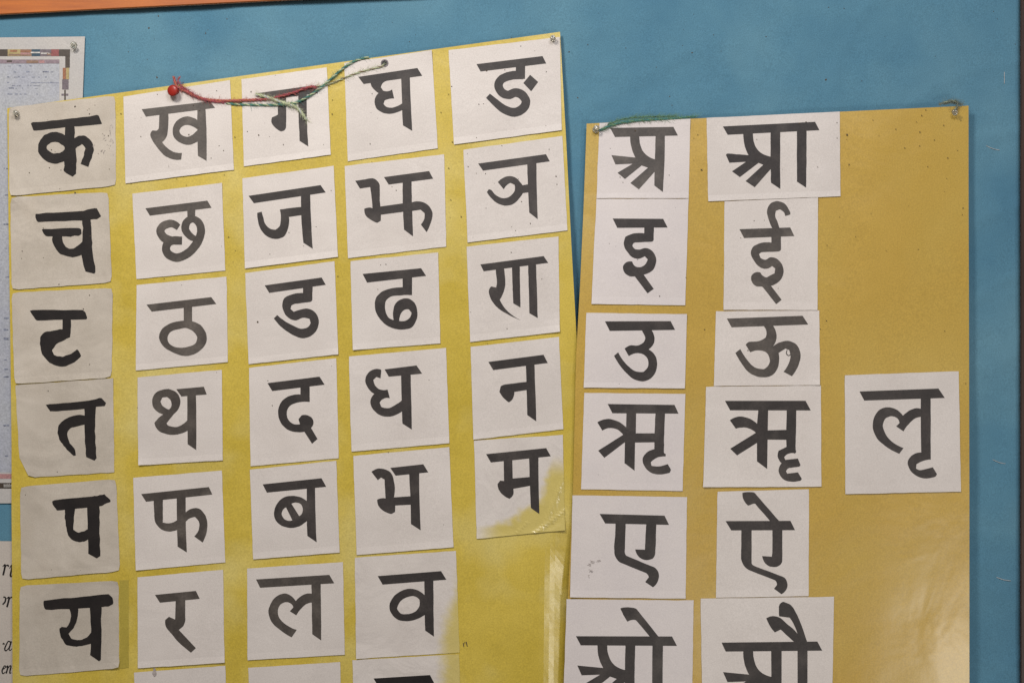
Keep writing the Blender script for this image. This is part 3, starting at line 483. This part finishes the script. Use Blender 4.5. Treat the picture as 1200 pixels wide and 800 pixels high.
f2 = railfn([(687.5,145), (684,240), (680,330), (675,420), (671.5,577), (665.5,700), (659,870)], [(1135,124), (1135,220), (1135.3,310), (1135.6,420), (1136,577), (1136,700), (1136,860)])
vs, fs, mi, _ = sheet(f2, 90, 120, h2, .9)
chart2.part('backing_sheet', vs, fs, [M['gold'], M['edge']], midx=mi)

def tint_ma(x, y):  # yellow patch painted in toward the lower right corner
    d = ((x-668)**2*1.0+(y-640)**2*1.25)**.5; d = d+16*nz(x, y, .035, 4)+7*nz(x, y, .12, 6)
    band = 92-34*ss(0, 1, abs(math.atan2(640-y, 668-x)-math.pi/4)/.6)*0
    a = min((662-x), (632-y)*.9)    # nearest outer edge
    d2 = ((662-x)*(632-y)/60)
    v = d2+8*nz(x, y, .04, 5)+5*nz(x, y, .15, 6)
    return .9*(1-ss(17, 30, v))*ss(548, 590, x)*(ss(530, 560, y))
def tint_va(x, y):  # yellow reflection off the bulging film, painted into the card colour
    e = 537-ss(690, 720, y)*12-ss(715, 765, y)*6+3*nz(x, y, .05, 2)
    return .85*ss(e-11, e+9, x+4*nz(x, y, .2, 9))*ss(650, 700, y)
CARDS1 = [
 ('ka', [(10,126), (135,112), (136,217.5), (11,230)], 'w', {0: 2.2, 3: 1.2}), ('cha', [(12.3,231.2), (127,225), (131,331), (13.5,339.5)], 'w', {0: 3.0, 3: .8}),
 ('tta', [(13.5,343), (132,337), (131,442), (17,450)], 'w', {3: 1.0}), ('ta', [(18,451.2), (132.5,443), (134,553), (24,560)], 'w', {3: 3.2}),
 ('pa', [(23.5,570), (136,561), (140.5,669), (25,679)], 'w', {0: 1.5, 1: 1}), ('ya', [(23,686), (139,680), (139.8,782.5), (22.5,792)], 'w', {2: 2.6}),
 ('kha', [(144.6,113.5), (269.5,94), (274,199), (147,215)], '', {}), ('chha', [(155,227), (260,214.5), (264,317), (160,327)], '', {}),
 ('ttha', [(160,334), (265.5,324), (267,424), (159,434)], '', {}), ('tha', [(161,442), (260,433), (261,539), (162,545)], '', {}),
 ('pha', [(156,559.5), (260,551), (264,658.5), (159,668)], '', {}), ('ra', [(161,676), (261.5,667), (263,776), (161.5,782.5)], '', {}), (None, [(157,787.5), (264,779.5), (267,885), (160,893)], '', {}),
 ('ga', [(283,93), (383,79), (387.6,181.5), (285.7,195)], '', {}), ('ja', [(284,209), (391,194.5), (396,301), (287,314.5)], '', {}),
 ('dda', [(287.3,320), (392,306), (396.5,415), (291.4,426.7)], '', {}), ('da', [(291.8,430.7), (394,419.5), (397,536.5), (293.6,546)], '', {}),
 ('ba', [(293,550), (394,539.5), (398,647), (296.5,655)], '', {}), ('la', [(289.6,665.7), (402,658), (404,766.7), (290,773)], '', {}), (None, [(291,782), (398.7,775), (401,880), (294,888)], '', {}),
 ('gha', [(403.5,74), (506,59), (513,174), (407.5,189)], '', {}), ('jha', [(404,194.5), (520.5,181), (523,289), (407.7,302.5)], '', {}),
 ('ddha', [(410.6,306), (513.5,295.7), (516,402.4), (413.5,410)], '', {}), ('dha', [(409,417.5), (522.7,407.5), (526.5,519), (411.8,529)], '', {}),
 ('bha', [(414,534), (526.5,523.6), (531.5,640.7), (418,650)], '', {}), ('va', [(415.8,653), (534.4,645), (538.5,764), (417.4,771.5)], 'v', {}), ('cut', [(413,773), (538,766), (541,878), (416,886)], 'v', {}),
 ('nga', [(525.7,59), (656,43.5), (658.3,152.6), (532,169.5)], '', {1: 1.0}), ('nya', [(543,175.6), (659,159.4), (665,270), (548,284)], '', {}),
 ('nna', [(546.8,289), (654.4,277), (656,388.6), (551,400.7)], '', {}), ('na', [(551.5,406.3), (655,394.6), (660,502.6), (554.7,515)], '', {}), ('ma', [(555.4,516), (659.5,509.4), (662,620.8), (558.7,631)], 'm', {2: 2.0}),
]
CARDS2 = [
 ('a', [(702.5,144.4), (809,139.4), (807,232.3), (699,232.3)], 'c', {}), ('i', [(699,233.2), (807,233), (803,357.7), (693,356)], 'c', {}),
 ('u', [(687,366.5), (805,367.8), (802.7,455), (684,454)], 'c', {}), ('ri', [(684.6,460), (803,461.4), (800,575), (681,573)], 'c', {}),
 ('e', [(671,580), (805,582), (803.5,701), (668,699.5)], 'c', {3: 1.6}), ('o', [(664,701.6), (812.7,703), (811,830), (660,829)], 'c', {}),
 ('aa', [(828,138.4), (984,130.9), (985,230), (830,236)], '', {}), ('ii', [(849,236), (958.6,231.5), (958,363.3), (848,363)], '', {}),
 ('uu', [(838.7,364.5), (960,363.6), (961,451), (836.7,452)], '', {}), ('rri', [(827.5,453), (962,451.4), (962.5,570), (824,570.5)], '', {}),
 ('ai', [(840.8,575.7), (948,572.8), (947.6,698), (839,700)], '', {}), ('au', [(821,700.8), (977.4,698.8), (975,828), (823,830)], '', {}),
 ('lri', [(990,439.6), (1123.5,434.6), (1126,575.7), (990.7,578.6)], '', {}),
]
HAND = {'ka', 'cha', 'tta', 'ta', 'pa', 'ya'}; FADED = {'kha', 'chha', 'tha', 'ra', 'pha', 'ttha', 'la', 'a', 'uu', 'ii'}
def cards(chart, lst, hb):
    for n, (ltr, q, kind, lift) in enumerate(lst):
        th = .30+.05*((n*7) % 5)
        el = random.uniform(.3, .9); lift = dict(lift)
        if random.random() < .6: lift.setdefault(random.choice((2, 3, 1)), random.uniform(.5, 1.5))
        def hc(x, y, q=q, lift=lift, th=th, el=el, n=n):
            h = hb(x, y)+th+.34
            bx, by = q[3]; ex, ey = q[2]; d = abs((ex-bx)*(by-y)-(bx-x)*(ey-by))/math.hypot(ex-bx, ey-by)
            h += el*max(0, 1-d/9)**2+.25*nz(x, y, .02, n+.5)
            for ci, L in lift.items():
                d = math.hypot(x-q[ci][0], y-q[ci][1]); h += L*max(0, 1-d/24)**2
            if kind == 'm':    # laminate puckered at the corner
                f = ss(575, 610, x)*ss(540, 575, y)
                for (ax, ay, bx, by, w, A) in ((660,560,636,622,2.2,.9), (662,598,625,626,2.0,1.0), (648,612,655,575,1.6,.7), (606,624,618,612,1.5,.5)):
                    L2 = (bx-ax)**2+(by-ay)**2; t = max(0, min(1, ((x-ax)*(bx-ax)+(y-ay)*(by-ay))/L2))
                    d = math.hypot(x-ax-t*(bx-ax), y-ay-t*(by-ay)); h += A*f*math.exp(-(d/w)**2)
            return h
        res = 44 if kind in 'mv' and kind else 14
        tintf = {'m': tint_ma, 'v': tint_va}.get(kind)
        base = quadfn(q, .45 if kind == 'w' else .3, n*1.7+len(lst))
        if ltr == 'ta':     # cut lower left corner
            def fn(u, v, base=base):
                x, y = base(u, v); t = max(0, 1-(u*6)-(1-v)*4.5)
                return x+9*t, y-3*t
        elif kind == 'w':   # softly rounded, thumbed corners
            def fn(u, v, base=base, q=q):
                x, y = base(u, v)
                cx, cy = (q[0][0]+q[2][0])/2, (q[0][1]+q[2][1])/2
                t = max(0, abs(u-.5)*2-.93)*max(0, abs(v-.5)*2-.93)/.0049
                return x+(cx-x)*.025*t, y+(cy-y)*.025*t
        else: fn = base
        vs, fs, mi, at = sheet(fn, res, res, hc, th, tintf)
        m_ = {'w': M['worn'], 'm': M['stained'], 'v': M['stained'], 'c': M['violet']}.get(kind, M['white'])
        lab = ('white card lettered %s' % ltr) if ltr not in (None, 'cut') else ('white card at the bottom edge, its letter out of sight' if ltr is None else 'white card at the bottom edge, only its black headline showing')
        if kind == 'w': lab = lab.replace('white card', 'grimy white card')
        if kind in ('m', 'v'): lab += ', stained yellow at one corner'
        c = chart.part('letter_card', vs, fs, [m_, M['edge']], midx=mi, attr=at if tintf else None, label=lab)
        if ltr:
            v_, it = G[ltr]
            lv, lf = letter_mesh(VW[v_], it, hc, .9 if ltr in HAND else .3)
            mm_ = M['ink_black'] if ltr in HAND else M['ink_brown'] if ltr in FADED else M['ink']
            if ltr in ('cut',): mm_ = M['ink_black']
            chart.part('letter', lv, lf, mm_, parent=c)
cards(chart1, CARDS1, h1); cards(chart2, CARDS2, h2)
# olive strip left bare beside the lowest worn card
vs, fs, mi, _ = sheet(quadfn([(140.2,679.5), (150.5,679), (150.8,782), (140.6,783)]), 3, 12, lambda x, y: h1(x, y)+.35, .2)
M['olive'] = mat('olive_paper', (.43, .34, .055), (.37, .29, .045), 20, .5, .2, 400)
chart1.part('paper_strip', vs, fs, [M['olive'], M['edge']], midx=mi)

def reg1():
    while True:
        x, y = random.uniform(12, 655), random.triangular(40, 790, 60)
        if y > 127-(x-8)*.138+4 and random.random() < .35+.65*(1-ss(150, 420, y)): return (x, y)
vs, fs = specks(170, reg1, lambda x, y: h1(x, y)+1.15, (.35, .85))
chart1.part('dirt_speck', vs, fs, M['speck'], kind='stuff')
def reg2():
    while True:
        x, y = random.uniform(692, 1132), random.triangular(130, 790, 135)
        if y > 147-(x-687)*.047+4 and random.random() < .25+.75*(1-ss(150, 330, y)): return (x, y)
vs, fs = specks(60, reg2, lambda x, y: h2(x, y)+1.15, (.35, .85), ((1023,141), (1085,129), (1074,143), (1106,147), (1078,155), (981,162), (981,144), (818,158), (813,162), (813,188), (822,199), (1116,153), (1095,164), (1078,171), (1030,159)))
chart2.part('dirt_speck', vs, fs, M['speck'], kind='stuff')
# grey smears: pencil rubbings by ka and on the e card
def smear(chart, hb, pts):
    vs, fs = [], []
    for (x, y, L, a, w) in pts:
        for q in range(5):
            xx, yy = x+random.gauss(0, 1.2), y+random.gauss(0, 1.2); l = L*random.uniform(.25, .7); an = a+random.gauss(0, .25); ww = w*random.uniform(.2, .5)
            dx, dy = math.cos(an)*l/2, math.sin(an)*l/2; nx, ny = -math.sin(an)*ww/2, math.cos(an)*ww/2; b = len(vs); h = hb(xx, yy)+1.2+len(vs)*.0004
            vs += [P(xx-dx, yy-dy, h), P(xx+nx, yy+ny, h), P(xx+dx, yy+dy, h), P(xx-nx, yy-ny, h)]; fs.append((b, b+1, b+2, b+3))
    chart.part('pencil_smudge', vs, fs, M['smudge'], kind='stuff')
smear(chart1, h1, [(122,161,7,-.6,1.2), (131,165,6,-1.2,1.2), (121,178,7,-.7,1.5), (127,170,5,-1,1), (110,170,4,-1.3,1), (131,148,5,-1.2,1), (129,155,6,-1.3,1)])
smear(chart2, h2, [(694,658,11,.1,2.2), (691,661,8,.3,2), (693,669,9,-.1,2), (702,656,8,.1,1.4), (690,675,5,-.9,1)])

# ---------------------------------------------------------------- hole, pins and cord
cx, cy = 450.7, 74.3
vs, fs = [], []
hb = h1(cx, cy)+.5
K = 24
for (r, dh) in ((4.6, .1), (4.2, .7), (3.4, .75), (2.9, .2)):
    for i in range(K): an = 2*math.pi*i/K; vs.append(P(cx+r*math.cos(an), cy+r*math.sin(an), hb+dh))
for a in range(3):
    for i in range(K): j = (i+1) % K; fs.append((a*K+i, (a+1)*K+i, (a+1)*K+j, a*K+j))
ring = chart1.part('eyelet', vs, fs, M['p_grey'], smooth=True)
vs = [P(cx+3*math.cos(2*math.pi*i/K), cy+3*math.sin(2*math.pi*i/K), hb+.22) for i in range(K)]
chart1.part('hole', vs, [tuple(range(K))[::-1]], M['hole'], parent=ring)  # flat dark disc, the shade inside the eyelet painted on

def lathe(prof, cen, axis, seg=24):
    ax = axis.normalized(); a = ax.cross(Vector((0, 0, 1))).normalized(); b = ax.cross(a); vs, fs = [], []
    for (r, t) in prof:
        for i in range(seg): an = 2*math.pi*i/seg; vs.append(cen+ax*t/1000+(a*math.cos(an)+b*math.sin(an))*max(r, .02)/1000)
    for j in range(len(prof)-1):
        for i in range(seg): q = (i+1) % seg; fs.append((j*seg+i, j*seg+q, (j+1)*seg+q, (j+1)*seg+i))
    fs.append(tuple(range(seg))[::-1]); fs.append(tuple(range((len(prof)-1)*seg, len(prof)*seg)))
    return vs, fs
def pushpin(x, y, hb, mk, label, tilt=(0, 0), big=1.0):
    axis = Vector((tilt[0], -1, tilt[1])); base = P(x, y, hb)
    t = Thing('push_pin', base, label, 'push pin', 'push pins holding the papers')
    s = big
    vs, fs = lathe([(3.2*s, 0), (3.9*s, .3), (3.9*s, 1.0), (3.2*s, 1.5), (2.0*s, 2.2), (1.8*s, 4.5), (2.2*s, 6.3), (3.3*s, 7.0), (3.5*s, 7.6), (3.2*s, 8.1), (1.5*s, 8.35), (.02, 8.4)], base, axis)
    t.part('head', vs, fs, mk, smooth=True)
    vs, fs = lathe([(.02, -9), (.35, -7.5), (.45, 0), (.45, 3.5), (.02, 3.8)], base, axis, 10)
    t.part('needle', vs, fs, M['metal'], smooth=True)
pushpin(86.5, 53, 2.6, M['clear'], 'clear push pin in the corner of the pale blue printed sheet', (.25, -.25), 1.0)
pushpin(20, 133.5, h1(20, 133)+.6, M['clear'], 'clear push pin in the worn corner of the card lettered ka', (.05, .05), .9)
pushpin(648, 46.5, h1(648, 46)+.7, M['clear'], 'clear push pin at the upper right corner of the left chart', (-.05, .1), .85)
pushpin(698, 152.5, h2(698, 152)+.7, M['clear'], 'clear push pin at the upper left corner of the right chart, by teal thread', (.1, .2), 1.0)
pushpin(1119, 131.5, h2(1119, 131)+.2, M['clear'], 'clear push pin at the upper right corner of the right chart, by a thread knot', (-.3, -.25), .95)
base = P(207, 107.5, h1(207, 107)+.6)
rp = Thing('push_pin', base, 'round headed red push pin with red thread looped behind it', 'push pin', 'push pins holding the papers')
ax = Vector((-.28, -1, -.05))
vs, fs = lathe([(2.6, 0), (3.4, .4), (3.2, 1.2), (2.3, 2), (2.2, 5), (4.6, 7.0), (6.3, 8.2), (6.6, 9.2), (6.3, 10.3), (5.2, 11.1), (3, 11.6), (.02, 11.8)], base, ax, 32)
rp.part('head', vs, fs, M['red'], smooth=True)
vs, fs = lathe([(.02, -9), (.35, -7.5), (.45, 0), (.45, 3)], base, ax, 10); rp.part('needle', vs, fs, M['metal'], smooth=True)

def twisted(thing, name, pts, mats, r=.8, strands=3, pitch=5.0, fuzz=30, view=None, hb=h1, lift=1.6):
    r *= 1.3; path = []
    for q in pts:
        x, y = q[0], q[1]; hh = q[2] if len(q) > 2 else lift
        if view: x, y = view[0]+x/view[2], view[1]+y/view[2]
        path.append(P(x, y, hb(x, y)+hh))
    _, _, C = tube(path, .001)
    first = None; rnd = random.Random(len(pts)*7+int(pts[0][0]))
    for s_ in range(strands):
        Q = []; dist = 0
        for i in range(0, len(C)):
            if i: dist += (C[i]-C[i-1]).length*1000
            if i % 2 and i != len(C)-1: continue
            t = (C[min(i+1, len(C)-1)]-C[max(i-1, 0)]).normalized(); a = t.cross(Vector((0, 1, 0))).normalized(); b = t.cross(a)
            ang = dist/pitch*2*math.pi/1.6+s_*2*math.pi/strands; rr = r*.62*(1+.35*nz(i, s_, .15, s_))/1000
            Q.append(C[i]+a*math.cos(ang)*rr+b*math.sin(ang)*rr)
        vs, fs, _ = tube(Q, r*.62/1000, 6, s_, .3)
        o = thing.part(name, vs, fs, mats[s_ % len(mats)], smooth=True)
        first = first or o
    vs, fs = [], []
    for _ in range(fuzz*11):
        i = rnd.randrange(len(C)-1); c = C[i]+Vector((rnd.gauss(0, .5), -abs(rnd.gauss(0, .4)), rnd.gauss(0, .5)))*(r/1000); t = (C[i+1]-c).normalized(); d = Vector((rnd.gauss(0, 1), rnd.gauss(-.3, .5), rnd.gauss(0, 1))).normalized()
        L = rnd.uniform(2, 7.5)/1000; q0 = c; q1 = c+t*L*.5+d*L*.35; q2 = c+t*L*.8+d*L*.8
        if q1.y > c.y+.0004: q1.y = c.y
        if q2.y > c.y+.0004: q2.y = c.y-.0005
        v2, f2_, _ = tube([q0, q1, q2], .00009, 3); b = len(vs); vs += v2; fs += [tuple(k_+b for k_ in f) for f in f2_]
    if vs: thing.part('loose_fibre', vs, fs, mats[-1], kind='stuff')
ZV = (180, 50, 4.0)
cord = Thing('knotted_cord', P(205, 112, 8), 'frayed red and green cord knotted across the cards, from the red pin to an eyelet', 'cord')
twisted(cord, 'red_strand', [(93,158,.5), (100,182,1.5), (112,208,3), (150,228,3), (200,252,2.5), (250,267,2), (330,273,1.8), (420,271,2), (480,268,2)], [M['red_thread'], M['orange_thread'], M['red_thread']], 1.15, 3, 7, 40, ZV)
twisted(cord, 'red_strand', [(108,215,4), (128,212,4.4), (150,226,3.4), (190,250,3), (260,272,2.6), (330,280,2.2)], [M['red_thread'], M['pink_thread']], .8, 2, 6, 14, ZV)
twisted(cord, 'red_strand', [(125,158,.6), (114,180,1.5), (128,200,3.4), (160,224,3.4), (200,250,3)], [M['red_thread'], M['pink_thread']], .6, 2, 5, 16, ZV)
twisted(cord, 'green_strand', [(340,285,1), (400,290,1.3), (480,292,1.6), (560,292,2), (640,286,2.8), (690,272,2.4), (740,243,2.2), (790,207,2), (840,162,2), (900,112,1.8), (950,84,1.5), (1010,68,.8)], [M['pale_green_thread'], M['green_thread'], M['teal_thread']], .95, 3, 7, 36, ZV)
twisted(cord, 'pale_green_strand', [(478,243,2.4), (520,252,2.6), (580,272,3), (630,288,3.4), (665,300,3), (695,330,2), (715,362,1.2)], [M['pale_green_thread'], M['white_thread'], M['pale_green_thread']], 1.1, 3, 9, 46, ZV)
twisted(cord, 'pink_strand', [(480,268,2), (540,264,2.4), (600,250,2.6), (660,233,2.4), (710,214,2.2), (752,206,2.6), (760,214,3)], [M['pink_thread'], M['red_thread']], 1.0, 2, 7, 24, ZV)
twisted(cord, 'brown_strand', [(752,206,2.2), (800,200,1.8), (840,188,1.4), (900,163,1.3), (970,138,1.3), (1040,120,1.4), (1070,112,1.4), (1082,100,.4)], [M['brown_thread'], M['pale_green_thread']], .7, 2, 7, 20, ZV)
vs, fs = lathe([(.02, -2.2), (1.5, -1.8), (2.2, -.6), (2.3, .5), (1.6, 1.7), (.02, 2.1)], P(180+635/4, 50+287/4, h1(339, 122)+3.4), Vector((.8, -.5, .2)), 14)
cord.part('knot', vs, fs, M['pale_green_thread'], smooth=True)
teal = Thing('teal_thread', P(700, 150, 8), 'teal thread lying along the top edge of the right chart', 'thread')
twisted(teal, 'strand', [(702,153,1.5), (708,150.5,2), (716,147,2), (728,144,1.6), (745,141.6,1.2), (765,140.2,.8), (785,139.4,.2), (800,138,-1.5), (815,136.5,-3)], [M['teal_thread'], M['teal_thread'], M['green_thread']], .95, 3, 7, 60, None, h2)
twisted(teal, 'strand', [(712,146,1), (726,141,-.5), (742,138,-1.5), (762,137,-2.5), (790,136.5,-3.5)], [M['teal_thread'], M['green_thread']], .5, 2, 7, 60, None, h2)
kt = Thing('thread_knot', P(1112, 124, 8), 'short frayed grey green thread tied at the upper right corner of the gold chart', 'thread')
twisted(kt, 'strand', [(1100,123,-1), (1106,120.6,.2), (1114,118.6,1), (1121,119.5,1.8), (1122,124,2.6), (1119,129,3)], [M['grey_thread'], M['pale_green_thread'], M['grey_thread']], .8, 3, 6, 26, None, h2)
twisted(kt, 'strand', [(1106,122.5,-1), (1112,120.8,0), (1120,121,0), (1128,122.5,-1.5)], [M['grey_thread']], .6, 2, 6, 14, None, h2)

# two short pen ticks on the bare yellow part, and a brown drip on a card at the bottom edge
vs, fs = [], []
for (x0, y0, x1, y1, w) in ((542.2, 753, 543.2, 757.5, 1.2), (545.6, 751.5, 547.2, 757, 1.3), (544.2, 751.8, 544.6, 754, .7)):
    b = len(vs); vs += [P(x0, y0, h1(x0, y0)+.35), P(x0+w, y0, h1(x0, y0)+.35), P(x1+w*.7, y1, h1(x1, y1)+.35), P(x1, y1, h1(x1, y1)+.35)]; fs.append((b, b+3, b+2, b+1))
chart1.part('pen_tick', vs, fs, M['speck'], kind='stuff')
vs = [P(181+2.6*math.cos(a)*(.8+.2*math.sin(3*a)), 787+5*math.sin(a), h1(181, 787)+1.5) for a in [i*math.pi/8 for i in range(16)]]
chart1.part('brown_drip', vs, [tuple(range(16))[::-1]], M['smudge'])
